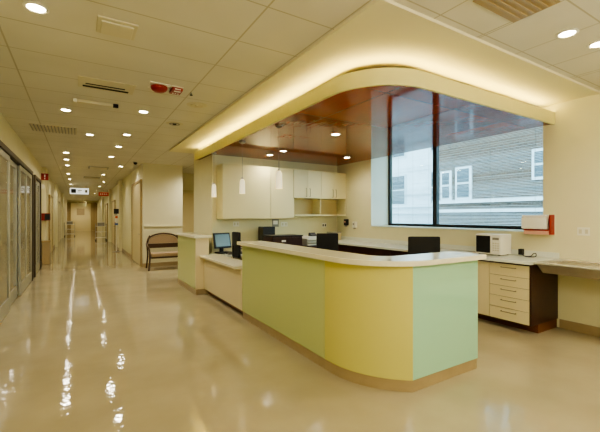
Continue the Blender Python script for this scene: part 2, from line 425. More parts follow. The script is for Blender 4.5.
# ---------------------------------------------------------------- reception desk
DX, DY, DR = 2.18, 2.24, .56
YH = 5.28                                    # far end of the high counter
XD = 3.56
desk = thing('reception_desk', 'long curved reception desk with lime and aqua glass panels and cream counters', 'desk', (2.9, 4.5, 0))
th = .05
def strip(bm, path, th, z0, z1):             # wall that follows a plan polyline, outer side given
    P = [Vector((p[0], p[1])) for p in path]; inner = []
    for i, p in enumerate(P):
        a = (P[min(i+1, len(P)-1)]-P[max(i-1, 0)]).normalized()
        inner.append((p.x-a.y*th, p.y+a.x*th))
    return prism(bm, [tuple(p) for p in P]+inner[::-1], z0, z1)
n = 16
arc = [(DX+DR+DR*math.cos(PI+(PI/2)*i/n), DY+DR+DR*math.sin(PI+(PI/2)*i/n)) for i in range(n+1)]
YG = 3.06
obj('lime_panel', B(DX, DX+th, YG+.003, YH, .112, 1.149, bev=.002), 'green', desk, world=True)['label'] = 'lime green glass front panel'
PA = [(DX+.9-.9*math.cos(math.radians(55.5)*i/n), 2.98-.9*math.sin(math.radians(55.5)*i/n)) for i in range(n+1)]
cpath = [(DX, YG-.003)]+PA
obj('curved_panel', strip(bmesh.new(), cpath, th, .112, 1.149), 'yellow', desk, world=True, sm=True)['label'] = 'yellow green curved corner panel'
obj('aqua_panel', B(2.575, XD, DY-.001, DY+th, .112, 1.149, bev=.002), 'aqua', desk, world=True)['label'] = 'aqua glass panel facing the front'
obj('joint_strip', B(DX+.004, DX+.03, YG-.003, YG+.003, .112, 1.149), 'seam', desk, world=True)
obj('joint_strip', B(2.568, 2.5745, DY-.0005, DY+.03, .112, 1.149), 'seam', desk, world=True)
# plinth
kp = [(DX+.012, YH)]+[(DX+.012, YG)]+[(p[0]+.010, p[1]+.008) for p in PA]+[(XD, DY+.012)]
obj('plinth', strip(bmesh.new(), kp, .05, .001, .111), 'base', desk, world=True, sm=True)
# inner linings and right end
li = [(DX+.22, YH)]+[(DX+.22, DY+DR)]+[(DX+DR+(DR-.22)*math.cos(PI+(PI/2)*i/n), DY+DR+(DR-.22)*math.sin(PI+(PI/2)*i/n)) for i in range(1, n)]+[(DX+DR, DY+.22), (XD, DY+.22)]
obj('inner_panel', strip(bmesh.new(), li, .03, .001, 1.149), 'dark', desk, world=True)
obj('end_panel', B(XD-.02, XD, DY+.052, DY+.219, .001, 1.149), 'pink', desk, world=True)
obj('end_panel', B(DX+.052, DX+.219, YH-.02, YH, .001, 1.149), 'pink', desk, world=True)
# high countertop
def top(x0, y0, r, w, yend, xend):
    o = arc_path(x0, y0, r, yend, xend, 18)
    i_ = arc_path(x0+w, y0+w, max(r-w, .05), yend, xend, 18)
    return o+i_[::-1]
obj('high_countertop', prism(bmesh.new(), top(DX-.07, DY-.07, DR+.07, .42, YH+.05, XD+.04), 1.15, 1.20, bev=.008), 'counter', desk, world=True)
# low counter
LX = 2.17
obj('low_countertop', prism(bmesh.new(), [(LX-.09, YH+.06), (LX+.32, YH+.06), (LX+.32, 7.29), (LX-.09, 7.29)], .765, .805, bev=.006), 'counter', desk, world=True)
obj('low_panel', B(LX, LX+.04, YH+.002, 7.29, .12, .764, bev=.002), 'pink', desk, world=True)['label'] = 'cream front panel under the low counter'
obj('low_plinth', B(LX+.10, LX+.13, YH+.002, 7.29, .001, .12), 'kick', desk, world=True)
# end post
PX0, PX1, PY0, PY1 = 2.01, 2.28, 7.30, 8.85
obj('post_side_panel', B(PX0, PX0+.03, PY0+.031, PY1, .112, 1.149, bev=.002), 'green', desk, world=True)['label'] = 'lime green side of the end pier'
bm = bmesh.new(); box(bm, PX0, PX1, PY0, PY0+.03, .112, 1.149, bev=.002); box(bm, PX1-.03, PX1, PY0+.031, PY1, .112, 1.149)
obj('post_front_panel', bm, 'pink', desk, world=True)
obj('post_plinth', B(PX0+.012, PX1-.012, PY0+.012, PY1, .001, .111), 'base', desk, world=True)
obj('post_countertop', B(PX0-.04, PX1+.05, PY0-.05, PY1+.05, 1.15, 1.20, bev=.008), 'counter', desk, world=True)
# staff side return worktop
rt = thing('staff_desk', 'low staff desk behind the cream counter, holding the monitor', 'desk', (2.9, 7.1, 0))
obj('desktop', prism(bmesh.new(), [(2.53, 7.0), (3.25, 7.0), (3.25, 7.66), (2.29, 7.66), (2.29, 7.295), (2.53, 7.295)], .765, .805, bev=.004), 'worktop', rt, world=True)
obj('side_panel', B(3.20, 3.24, 7.02, 7.65, .001, .764), 'dark', rt, world=True)
obj('side_panel', B(2.54, 2.58, 7.02, 7.65, .001, .764), 'dark', rt, world=True)

# ---------------------------------------------------------------- worktop and base units on the window and back walls
WX = 5.08
wt = thing('worktop', 'white L shaped worktop running below the window and along the back wall', 'worktop', (5.4, 5, .94))
obj('worktop_slab', prism(bmesh.new(), [(WX, 2.455), (XW-.002, 2.455), (XW-.002, YB-.002), (3.27, YB-.002), (3.27, 7.05), (WX, 7.05)], .95, .99, bev=.005), 'worktop', wt, world=True)
obj('backsplash', B(XW-.014, XW-.002, 2.455, YB-.02, .991, 1.07, bev=.003), 'worktop', wt, world=True)
def bar_handle(parent, horiz, c, L, x):
    bm = bmesh.new()
    if horiz:
        tube(bm, [(x, c[0]-L/2, c[1]), (x-.025, c[0]-L/2, c[1]), (x-.03, c[0]-L/2+.01, c[1]), (x-.03, c[0]+L/2-.01, c[1]), (x-.025, c[0]+L/2, c[1]), (x, c[0]+L/2, c[1])], .005)
    return obj('handle', bm, 'handle', parent, world=False)
du = thing('drawer_unit', 'cream five drawer cabinet with dark brown end panel below the microwave', 'cabinet', (5.48, 3.05, 0))
U = Vector(du.location)
XF = 5.13
obj('carcass', B(XF+.02, XW-.025, 2.50, 3.66, .125, .948), 'dark', du, world=True)
obj('end_panel', B(XF+.005, XW-.003, 2.475, 2.499, .125, .948), 'dark', du, world=True)
obj('plinth', B(5.33, XW-.025, 2.48, 3.66, .001, .124), 'kick', du, world=True)
zs = [.13, .30, .46, .61, .755, .925]
for i in range(5):
    z0, z1 = zs[i]+.003, zs[i+1]-.003
    d = obj('drawer', B(XF, XF+.019, 2.50, 3.045, z0, z1, bev=.002), 'beige', du, world=True)
    h = bar_handle(d, True, (2.77, z1-.045), .20, XF-.001)
    for v in h.data.vertices: v.co -= U
d = obj('door', B(XF, XF+.019, 3.05, 3.655, .133, .922, bev=.002), 'beige', du, world=True)
h = bar_handle(d, True, (3.36, .86), .2, XF-.001)
for v in h.data.vertices: v.co -= U
bu = thing('base_cabinet', 'dark brown base cabinet run below the window sill', 'cabinet', (5.45, 5.3, 0))
obj('carcass', B(XF+.025, XW-.025, 3.67, YB-.02, .125, .948), 'dark', bu, world=True)
for i in range(5):
    y0 = 3.67+i*.67
    obj('door', B(XF, XF+.022, y0+.003, y0+.667, .13, .942, bev=.002), 'dark', bu, world=True)
obj('plinth', B(5.33, XW-.025, 3.67, YB-.02, .001, .124), 'kick', bu, world=True)
bb = thing('base_cabinet', 'dark brown base cabinet below the wall cupboards at the back', 'cabinet', (4.3, 7.35, 0))
obj('carcass', B(3.30, 5.12, 7.12, YB-.004, .081, .948), 'dark', bb, world=True)
for i in range(4): obj('door', B(3.30+i*.455+.003, 3.30+i*.455+.452, 7.098, 7.119, .088, .942, bev=.002), 'dark', bb, world=True)
obj('plinth', B(3.30, 5.12, 7.17, YB-.004, .001, .08), 'kick', bb, world=True)

# steel shelf / scrub trough on the right
tr = thing('wall_shelf', 'long satin steel trough shelf fixed to the wall right of the drawers', 'shelf', (5.5, 1.6, .85))
TX = 5.19
bm = bmesh.new(); prism_yz(bm, [(2.44, .965), (2.37, .85), (.80, .85), (.70, .965)], TX, XW-.002)
for v in bm.verts:
    if v.co.x < TX+.01 and v.co.z < .9: v.co.x += .02
obj('trough', bm, 'tray', tr, world=True)
bm = bmesh.new(); box(bm, TX-.05, TX+.03, .62, 2.45, .966, .99, bev=.005); box(bm, XW-.15, XW-.003, .62, 2.45, .966, .99, bev=.005)
box(bm, TX+.03, XW-.15, 2.36, 2.45, .966, .99); box(bm, TX+.03, XW-.15, .62, .72, .966, .99)
obj('rim', bm, 'rimsteel', tr, world=True)
obj('basin_floor', B(TX+.03, XW-.15, .72, 2.36, .9655, .970), 'tray', tr, world=True)

# ---------------------------------------------------------------- upper cabinets
def vhandle(parent, x, y, z0, z1, off):
    h = obj('handle', tube(bmesh.new(), [(x, y, z0), (x, y-.028, z0), (x, y-.032, z0+.01), (x, y-.032, z1-.01), (x, y-.028, z1), (x, y, z1)], .0065), 'handle', parent)
    for v in h.data.vertices: v.co -= off
YF = 7.31
uc = thing('wall_cabinet', 'tall cream wall cabinet with two plain doors left of the open shelves', 'cabinet', (3.43, 7.48, 1.54))
obj('carcass', B(2.57, 4.295, YF+.001, YB-.002, 1.54, 2.71, bev=.003), 'cab', uc, world=True)
obj('door', B(2.57, 3.697, YF-.02, YF, 1.543, 2.707, bev=.003), 'cab', uc, world=True)
obj('door', B(3.703, 4.295, YF-.02, YF, 1.543, 2.707, bev=.003), 'cab', uc, world=True)
uc = thing('wall_cabinet', 'cream wall cabinet with four handled doors above two open cubbies', 'cabinet', (5.09, 7.48, 1.60)); off = Vector(uc.location)
bm = bmesh.new(); X0, X1 = 4.305, XW-.004
box(bm, X0, X1, YF+.001, YB-.002, 2.03, 2.70)
box(bm, X0, X0+.02, YF+.001, YB-.002, 1.60, 2.03); box(bm, X1-.02, X1, YF+.001, YB-.002, 1.60, 2.03)
obj('carcass', bm, 'cab', uc, world=True)
obj('bottom_shelf', B(X0+.021, X1-.021, YF-.015, YB-.003, 1.60, 1.635, bev=.002), 'cab', uc, world=True)
obj('divider', B(5.08, 5.105, YF+.004, YB-.003, 1.636, 2.029), 'cab', uc, world=True)
obj('back_panel', B(X0+.021, X1-.021, YB-.012, YB-.003, 1.636, 2.029), 'cabin', uc, world=True)
wd = (X1-X0)/4
for i in range(4):
    d = obj('door', B(X0+i*wd+.002, X0+(i+1)*wd-.002, YF-.02, YF, 2.032, 2.698, bev=.002), 'cab', uc, world=True)
    hx = X0+(i+1)*wd-.05 if i % 2 == 0 else X0+i*wd+.05
    vhandle(d, hx, YF-.021, 2.07, 2.26, off)

# ---------------------------------------------------------------- pendants
def pendant(y, label):
    t = thing('pendant_light', label, 'lamp', (2.52 if y < 7 else 2.425, y, ZS), group='glass pendants over the low counter')
    obj('canopy', lathe(bmesh.new(), [(0, -.002), (.055, -.002), (.055, -.02), (.02, -.035), (0, -.035)]), 'steel', t, sm=True)
    obj('cord', cyl(bmesh.new(), (0, 0, -.66), (0, 0, -.035), .004, seg=8), 'grey', t)
    obj('socket', lathe(bmesh.new(), [(0, -.63), (.012, -.635), (.022, -.67), (.022, -.69), (0, -.69)]), 'steel', t, sm=True)
    obj('lamp_shade', lathe(bmesh.new(), [(.023, -.672), (.034, -.69), (.046, -.715), (.048, -.80), (.052, -.935), (.047, -.937), (.044, -.80), (.042, -.718), (.023, -.68)]), M['pshade'], t, sm=True)
    obj('bulb', lathe(bmesh.new(), [(0, -.70), (.018, -.71), (.024, -.79), (.016, -.86), (0, -.87)]), M['pbulb'], t, sm=True)
    return t
def pshade():
    m = mat('pendant_glass', '#f4e6b4', .2, emis='#ffe9a8', estr=.55)
    nt = m.node_tree; b = nt.nodes['Principled BSDF']
    v = N(nt, 'ShaderNodeTexVoronoi'); v.inputs['Scale'].default_value = 40
    r = N(nt, 'ShaderNodeValToRGB'); r.color_ramp.elements[0].color = srgb('#c99a48'); r.color_ramp.elements[1].color = srgb('#fff6d8'); r.color_ramp.elements[1].position = .5
    nt.links.new(v.outputs['Distance'], r.inputs['Fac']); nt.links.new(r.outputs['Color'], b.inputs['Emission Color']); return m
M['pshade'] = pshade(); M['pbulb'] = mat('pendant_bulb', '#fff4d0', .4, emis='#fff0c8', estr=12)
pendant(4.70, 'glass pendant lamp nearest the high counter, largest of the three')
pendant(6.10, 'middle glass pendant lamp of the three over the low counter')
pendant(7.42, 'glass pendant lamp beside the end pier, farthest of the three')

# ---------------------------------------------------------------- downlights
def light(kind, name, loc, power, col=(1, .86, .60), size=.1, rot=(0, 0, 0), **kw):
    l = bpy.data.lights.new(name, kind); l.energy = power; l.color = col
    if kind == 'AREA':
        l.shape = 'RECTANGLE'; l.size, l.size_y = size if isinstance(size, tuple) else (size, size)
    else: l.shadow_soft_size = size
    for k, v in kw.items(): setattr(l, k, v)
    o = bpy.data.objects.new(name, l); o.location = loc; o.rotation_euler = rot; C.objects.link(o); return o
first = {}
def downlight(x, y, z, label, group, power, col=(1, .94, .82)):
    key = 'd'; x *= KC; y *= KC
    if key not in first:
        t = thing('downlight', label, 'ceiling light', (x, y, z), group=group)
        obj('trim_ring', lathe(bmesh.new(), [(.062, -.001), (.085, -.001), (.088, -.006), (.066, -.012), (.060, -.006)]), 'white', t, sm=True)
        obj('lens', lathe(bmesh.new(), [(0, -.0055), (.060, -.0055), (.060, -.001), (0, -.001)]), 'lamp', t)
        first[key] = t
    else:
        t = dup(first[key], (x, y, z), label=label); t['group'] = group
    if power:
        light('SPOT', 'downlight_lamp', (x, y, z-.03), power, col, .05, spot_size=math.radians(160), spot_blend=.9)
    return t
G = 'round downlights along the corridor ceiling'
W = (1, .935, .81)
near = [(-.28, 3.41, 'downlight at the near left corner of the corridor ceiling', 42),
        (-.17, 6.46, 'downlight beyond the slot vent in the left ceiling row', 38),
        (.84, 5.95, 'downlight just beyond the red fire alarm devices on the ceiling', 38),
        (.18, 8.18, 'downlight beside the mottled ceiling grille', 30),
        (.80, 7.80, 'second downlight beyond the fire alarm in the right ceiling row', 30),
        (.78, 9.25, 'third downlight beyond the fire alarm in the right ceiling row', 26)]
for x, y, lb, p in near: downlight(x, y, ZC, lb, G, p)
far = [(-.28, 10.8), (.74, 10.9), (-.30, 12.1), (1.15, 12.9), (-.31, 13.5), (.8, 15.8), (-.35, 16.2), (-.35, 18.5), (1.0, 19.2), (-.35, 21.4),
       (.95, 22.2), (-.35, 24.2), (.95, 25.5), (-.35, 27.2), (.95, 29), (-.35, 30.5), (.95, 32.5), (-.35, 34), (.95, 36.5), (-.35, 38), (.95, 41), (-.35, 42)]
for i, (x, y) in enumerate(far):
    downlight(x, y, ZC, 'small bright downlight receding far down the corridor ceiling', G+' far end', 30)
for x, y, lb in [(3.64, 1.46, 'downlight above the wall shelf, inner of the two at top right'), (4.11, 1.40, 'downlight at the right edge of the tiled ceiling')]:
    downlight(x, y, ZC, lb, 'downlights in the tiles at top right', 40, (1, .93, .78))
for x, y, lb in [(3.47, 4.57, 'downlight in the wooden canopy nearest the camera'), (3.47, 6.29, 'downlight in the wooden canopy, nearer of the close pair'),
                 (3.45, 6.85, 'downlight in the wooden canopy, farther of the close pair'), (5.06, 6.26, 'downlight in the wooden canopy near the window corner')]:
    downlight(x, y, ZS, lb, 'downlights in the red wooden canopy', 26, (1, .93, .78))

# ---------------------------------------------------------------- ceiling fittings
t = thing('slot_diffuser', 'slot air vent with two dark slits in the corridor ceiling', 'vent', (.28, 5.0, ZC))
obj('frame', B(-.30, .33, -.20, .20, -.010, -.001, bev=.004), 'vent', t)
bm = bmesh.new(); box(bm, -.25, .27, -.0+.09, .15, -.0125, -.0105); box(bm, -.22, .22, .0, .035, -.0125, -.0105); obj('slots', bm, 'slot', t)
t = thing('ceiling_panel', 'square white ceiling panel with raised rim above the corridor', 'ceiling panel', (.28, 3.42, ZC))
obj('frame', B(-.16, .15, -.15, .15, -.014, -.001, bev=.005), 'vent', t)
obj('cover', B(-.13, .12, -.11, .12, -.03, -.0145, bev=.007), 'vent', t)
t = thing('ceiling_track', 'slim grey rail with dark end cap on the corridor ceiling', 'rail', (.22, 5.78, ZC))
obj('rail', B(-.25, .20, -.02, .02, -.045, -.001, bev=.008), 'vent', t)
obj('end_cap', B(.201, .27, -.025, .025, -.05, -.001, bev=.006), 'slot', t)
obj('end_cap', B(-.30, -.251, -.025, .025, -.05, -.001, bev=.006), 'white', t)
t = thing('ceiling_grille', 'mottled egg crate grille in the left of the corridor ceiling', 'grille', (-.38, 8.0, ZC))
obj('frame', B(-.38, .36, -.30, .30, -.008, -.001, bev=.002), 'vent', t)
bm = bmesh.new()
for i in range(14): box(bm, -.36+i*.052, -.345+i*.052, -.28, .28, -.02, -.0085)
obj('blades', bm, 'grey', t)
for (x, y, lb) in [(1.41, 6.45, 'round ceiling air diffuser with dark rings beside the cove'), (1.45, 5.2, 'faint flat round ceiling speaker between fire alarm and cove')]:
    t = thing('round_diffuser', lb, 'vent', (x, y, ZC))
    dk = 'dark rings' in lb
    obj('ring', lathe(bmesh.new(), [(0, -.008), (.12, -.008), (.15, -.001), (0, -.001)]), 'vent', t, sm=True)
    obj('inner_ring', lathe(bmesh.new(), [(.06, -.009), (.095, -.009), (.09, -.018), (.065, -.018)]), 'grey' if dk else 'vent', t, sm=True)
    obj('core', lathe(bmesh.new(), [(0, -.009), (.035, -.009), (.03, -.02), (0, -.02)]), 'slot' if dk else 'vent', t, sm=True)
# fire alarm bell and strobe
t = thing('fire_alarm_bell', 'round red fire alarm dome on the corridor ceiling', 'fire alarm', (.84, 4.68, ZC))
obj('base_plate', B(-.12, .12, -.12, .12, -.012, -.001, bev=.004), 'white', t)
obj('dome', lathe(bmesh.new(), [(.098, -.013), (.102, -.03), (.09, -.055), (.06, -.075), (0, -.085)]), 'red', t, sm=True)
t = thing('alarm_strobe', 'square red alarm strobe with white lettering beside the red dome', 'fire alarm', (1.04, 4.68, ZC))
obj('base_plate', B(-.075, .075, -.12, .10, -.012, -.001, bev=.004), 'white', t)
obj('housing', B(-.065, .065, -.10, .085, -.05, -.0125, bev=.008), 'red', t)
obj('lens', B(-.035, .04, -.106, -.101, -.043, -.03), 'white', t)
bm = bmesh.new(); box(bm, -.035, .045, -.075, -.035, -.054, -.0505)
for k in range(3): box(bm, -.04+k*.032, -.022+k*.032, .02, .05, -.053, -.0505)
obj('markings', bm, 'paper', t)
t = thing('sprinkler_head', 'tiny dark sprinkler beside the red alarm strobe', 'sprinkler', (1.24, 4.72, ZC))
obj('stem', cyl(bmesh.new(), (0, 0, -.03), (0, 0, -.001), .008, seg=10), 'steel', t)
obj('deflector', lathe(bmesh.new(), [(0, -.038), (.02, -.036), (.02, -.031), (0, -.031)]), 'slot', t)
t = thing('security_camera', 'small black dome camera on the ceiling before the pale block', 'camera', (1.42, 11.6, ZC))
obj('mount', lathe(bmesh.new(), [(0, -.02), (.07, -.02), (.075, -.001), (0, -.001)]), 'white', t, sm=True)
obj('dome', lathe(bmesh.new(), [(.055, -.021), (.055, -.05), (.035, -.08), (0, -.092)]), 'black', t, sm=True)
t = thing('air_return_vent', 'brown slotted vent at the top right of the tiled ceiling', 'vent', (2.78, 1.52, ZC))
obj('frame', B(-.30, .28, -.26, .09, -.01, -.001, bev=.003), 'doorfr', t)
bm = bmesh.new()
for k in range(6): box(bm, -.28, .26, -.24+k*.052, -.222+k*.052, -.018, -.0105)
obj('louvres', bm, 'base', t)
for (x, y, lb) in [(.55, 13.7, 'dark square vent in the middle of the corridor ceiling'), (.45, 17.3, 'square vent farther down the corridor ceiling')]:
    t = thing('ceiling_vent', lb, 'vent', (x, y, ZC))
    obj('frame', B(-.3, .3, -.3, .3, -.012, -.001, bev=.003), 'grey', t)
    bm = bmesh.new()
    for k in range(7): box(bm, -.26, .26, -.26+k*.08, -.22+k*.08, -.022, -.0125)
    obj('louvres', bm, 'vent', t)

# ---------------------------------------------------------------- corridor: left sliding doors
def glazed_leaf(parent, x, y0, y1, z0, z1, mull=None, name='leaf'):
    bm = bmesh.new(); f = .09
    box(bm, x, x+.035, y0, y0+f, z0, z1, bev=.003); box(bm, x, x+.035, y1-f, y1, z0, z1, bev=.003)
    box(bm, x, x+.035, y0+f, y1-f, z1-f, z1); box(bm, x, x+.035, y0+f, y1-f, z0, z0+.22)
    if mull: box(bm, x, x+.035, mull-.05, mull+.05, z0+.22, z1-f)
    l = obj(name, bm, 'alu', parent, world=True)
    p = obj('glass_pane', B(x+.012, x+.02, y0+f+.001, y1-f-.001, z0+.221, z1-f-.001), 'doorglass', l)
    for v in p.data.vertices: v.co -= Vector(parent.location)
    bm = bmesh.new(); yh = y0+.045
    tube(bm, [(x+.035, yh, .95), (x+.07, yh, .95), (x+.07, yh, 1.25), (x+.035, yh, 1.25)], .009)
    h = obj('handle', bm, 'steel', l)
    for v in h.data.vertices: v.co -= Vector(parent.location)
d1 = sroot('door_1', (XL, 8.0, 0)); x = XL+.002
bm = bmesh.new(); box(bm, x, x+.10, 4.6, 11.1, 2.62, 2.70, bev=.004); box(bm, x, x+.10, 11.02, 11.1, .001, 2.62); box(bm, x, x+.10, 4.6, 4.68, .001, 2.62)
obj('door_frame', bm, 'bronze', d1, world=True)
glazed_leaf(d1, x+.045, 4.70, 6.15, .02, 2.60); glazed_leaf(d1, x+.045, 6.2, 7.72, .02, 2.60)
glazed_leaf(d1, x+.004, 7.66, 8.92, .02, 2.60); glazed_leaf(d1, x+.045, 8.95, 11.0, .02, 2.60, mull=9.95)
d2 = sroot('door_2', (XL, 12.5, 0))
bm = bmesh.new(); box(bm, x, x+.10, 11.64, 13.36, 2.60, 2.68, bev=.004); box(bm, x, x+.10, 13.28, 13.36, .001, 2.60); box(bm, x, x+.10, 11.64, 11.72, .001, 2.60)
obj('door_frame', bm, 'bronze', d2, world=True)
glazed_leaf(d2, x+.03, 11.74, 12.5, .02, 2.58); glazed_leaf(d2, x+.03, 12.51, 13.26, .02, 2.58)
def plain_door(name, xw, y0, y1, sgn, z1=2.25, fr='doorfr', leaf='doorleaf'):
    d = sroot(name, (xw, (y0+y1)/2, 0)); a, b = sorted((xw+sgn*.001, xw+sgn*.05)); bm = bmesh.new()
    box(bm, a, b, y0, y0+.08, .001, z1+.08); box(bm, a, b, y1-.08, y1, .001, z1+.08); box(bm, a, b, y0+.08, y1-.08, z1, z1+.08)
    obj('door_frame', bm, fr, d, world=True)
    a, b = sorted((xw+sgn*.002, xw+sgn*.028))
    l = obj('door_leaf', B(a, b, y0+.085, y1-.085, .01, z1-.005, bev=.002), leaf, d, world=True)
    xo = xw+sgn*.029
    h = obj('handle', tube(bmesh.new(), [(xo, y0+.18, 1.02), (xo+sgn*.045, y0+.18, 1.02), (xo+sgn*.05, y0+.30, 1.02)], .010), 'steel', l)
    for v in h.data.vertices: v.co -= Vector(d.location)
plain_door('door_3', XL, 18.0, 20.1, 1, 2.4, 'doorfr', 'doorleaf')
plain_door('door_4', XL, 25.5, 27.6, 1, 2.4, 'doorfr', 'wallside')
plain_door('door_5', XR, 12.3, 14.6, -1, 2.68, 'doorfr', 'doorleaf')
plain_door('door_6', XR, 22.0, 24.0, -1, 2.4, 'doorfr', 'doorleaf')
plain_door('door_7', XR, 28.0, 30.0, -1, 2.4, 'doorfr', 'doorleaf')
# end of the corridor
d = sroot('door_8', (.1, YE, 0)); bm = bmesh.new()
box(bm, -1.0, .0-.02+.0, YE-.12, YE-.001, 2.95, 3.05)
box(bm, -.02, 1.6, YE-.12, YE-.001, 2.95, 3.05)
for xx in (-1.05, -.85, 1.08, 1.55): box(bm, xx, xx+.12, YE-.12, YE-.001, .001, 2.95)
obj('door_frame', bm, 'doorfr', d, world=True)
l = obj('door_leaf', B(-.72, 1.06, YE-.06, YE-.002, .01, 2.9, bev=.004), 'doorleaf', d, world=True)
wl = obj('vision_panel', B(-.2, .5, YE-.075, YE-.061, 1.7, 2.4), 'base', l)
for v in wl.data.vertices: v.co -= Vector(d.location)
bm = bmesh.new(); box(bm, 1.21, 1.54, YE-.05, YE-.002, .01, 2.94); box(bm, -.92, -.74, YE-.05, YE-.002, .01, 2.94)
obj('side_panel', bm, 'doorfr', d, world=True)
# door in the space behind the desk
d = sroot('door_9', (3.6, 14.2, 0)); bm = bmesh.new()
for xx in (2.98, 4.05): box(bm, xx, xx+.1, 14.13, 14.198, .001, 2.5)
box(bm, 2.98, 4.15, 14.13, 14.198, 2.5, 2.6)
obj('door_frame', bm, 'cab', d, world=True)
obj('door_leaf', B(3.13, 4.04, 14.16, 14.198, .01, 2.49, bev=.003), 'doorleaf', d, world=True)

# ---------------------------------------------------------------- corridor signs and wall gear
t = thing('fire_sign', 'small red fire sign with white mark projecting from the left wall', 'sign', (XL+.12, 14.5, 2.78))
obj('panel', B(-.11, .09, -.01, .01, 0, .22, bev=.004), 'red', t)
bm = bmesh.new(); box(bm, -.025, .005, -.014, -.0105, .09, .18); box(bm, -.025, .005, -.014, -.0105, .03, .065)
obj('white_mark', bm, 'paper', t)
t = thing('wall_strobe', 'small white strobe under the red fire sign', 'strobe', (XL, 14.5, 2.5))
obj('housing', B(.001, .08, -.06, .06, 0, .14, bev=.01), 'white', t)
obj('lens', B(.081, .11, -.035, .035, .03, .11, bev=.012), 'lamp2' if 'lamp2' in M else 'white', t)
t = thing('wall_dispenser', 'red and black equipment box on the left corridor pilaster', 'wall box', (XL+.105, 14.88, 1.45))
obj('housing', B(-.10, .14, -.298, -.02, 0, .24, bev=.01), 'red', t)
obj('front_cover', B(.0, .14, -.32, -.301, .02, .22, bev=.004), 'black', t)
t = thing('waste_bin', 'tan upright bin on the floor below the red and black box', 'bin', (XL+.14, 14.65, 0))
obj('body', B(-.11, .11, -.18, .18, .002, .72, bev=.02), 'base', t); obj('lid', B(-.12, .12, -.19, .19, .721, .78, bev=.02), 'doorfr', t)
t = thing('hanging_sign', 'white lit wayfinding sign hanging across the corridor', 'sign', (.02, 22.0, 2.74))
obj('panel', B(-.42, .42, -.03, .03, 0, .31, bev=.01), 'signlit', t)
bm = bmesh.new(); box(bm, -.37, -.15, -.036, -.031, .05, .26); obj('symbol', bm, 'black', t)
bm = bmesh.new(); box(bm, -.08, .12, -.036, -.031, .17, .22); box(bm, -.08, .05, -.036, -.031, .09, .13); box(bm, .24, .36, -.036, -.031, .08, .23); obj('lettering', bm, 'grey', t)
for s in (-.3, .3): obj('hanger', cyl(bmesh.new(), (s, 0, .31), (s, 0, .459), .008, seg=8), 'steel', t)
t = thing('exit_sign', 'small red lit sign hanging by the right wall of the corridor', 'sign', (1.28, 25.0, 2.82))
obj('panel', B(-.27, .27, -.03, .03, 0, .22, bev=.01), 'signred', t)
bm = bmesh.new()
for k in range(4): box(bm, -.2+k*.11, -.13+k*.11, -.036, -.031, .07, .15)
obj('lettering', bm, 'paper', t)
obj('hanger', cyl(bmesh.new(), (0, 0, .24), (0, 0, .379), .01, seg=8), 'steel', t)
t = thing('hanging_plaque', 'pale yellow plaque hanging before the end doors', 'sign', (.25, 38.0, 2.45))
obj('panel', B(-.35, .35, -.02, .02, 0, .5, bev=.01), 'cab', t)
obj('dark_band', B(-.30, .30, -.026, -.021, .32, .42), 'doorfr', t)
obj('hanger', cyl(bmesh.new(), (0, 0, .5), (0, 0, .749), .012, seg=8), 'steel', t)
# dispenser post
t = thing('sanitizer_stand', 'slim sanitizer stand with black top against the corridor pilaster', 'stand', (1.42, 18.0, 0))
obj('base', lathe(bmesh.new(), [(0, .002), (.15, .002), (.15, .015), (.02, .03), (0, .03)]), 'steel', t, sm=True)
obj('pole', cyl(bmesh.new(), (0, 0, .03), (0, 0, 1.50), .022, seg=12), 'white', t)
obj('dispenser', B(-.07, .07, -.07, -.023, 1.32, 1.62, bev=.01), 'white', t)
obj('label_band', B(-.05, .05, -.078, -.071, 1.50, 1.60), 'orange', t); obj('drip_tray', B(-.06, .06, -.12, -.023, 1.20, 1.28, bev=.01), 'blue', t)
obj('top_panel', B(-.10, .10, -.03, .03, 1.70, 1.92, bev=.006), 'black', t)
obj('top_bracket', B(-.02, .02, -.02, .02, 1.501, 1.699), 'steel', t)
# carts
def cart(x, y, lb, w):
    t = thing('trolley', lb, 'trolley', (x, y, 0))
    for z in (.18, .55, .92): obj('shelf', B(-w, w, -.25, .25, z, z+.03, bev=.006), 'white', t)
    for a in (-1, 1):
        for b in (-1, 1):
            obj('upright', cyl(bmesh.new(), (a*(w-.02), b*.27, .09), (a*(w-.02), b*.27, 1.1), .013, seg=8), 'steel', t)
            obj('caster', lathe(bmesh.new(), [(0, .002), (.035, .01), (.035, .07), (0, .085)], a*(w-.02), b*.27, 12), 'black', t)
    return t
cart(1.22, 29.8-3, 'white three shelf trolley against the right corridor wall', .32)
cart(-.62, 33.5, 'white supply trolley far down the left corridor wall', .35)
def pile(lb, x, y, z, m):
    t = thing('supply_box', lb, 'box', (x, y, z)); obj('body', B(-.2, .2, -.15, .15, 0, .22, bev=.01), m, t); obj('lid', B(-.21, .21, -.16, .16, .221, .25, bev=.005), 'white', t)
pile('dark supply box on the right corridor trolley', 1.22, 26.8, .953, 'grey')
pile('dark supply box on the left corridor trolley', -.62, 33.5, .953, 'grey')

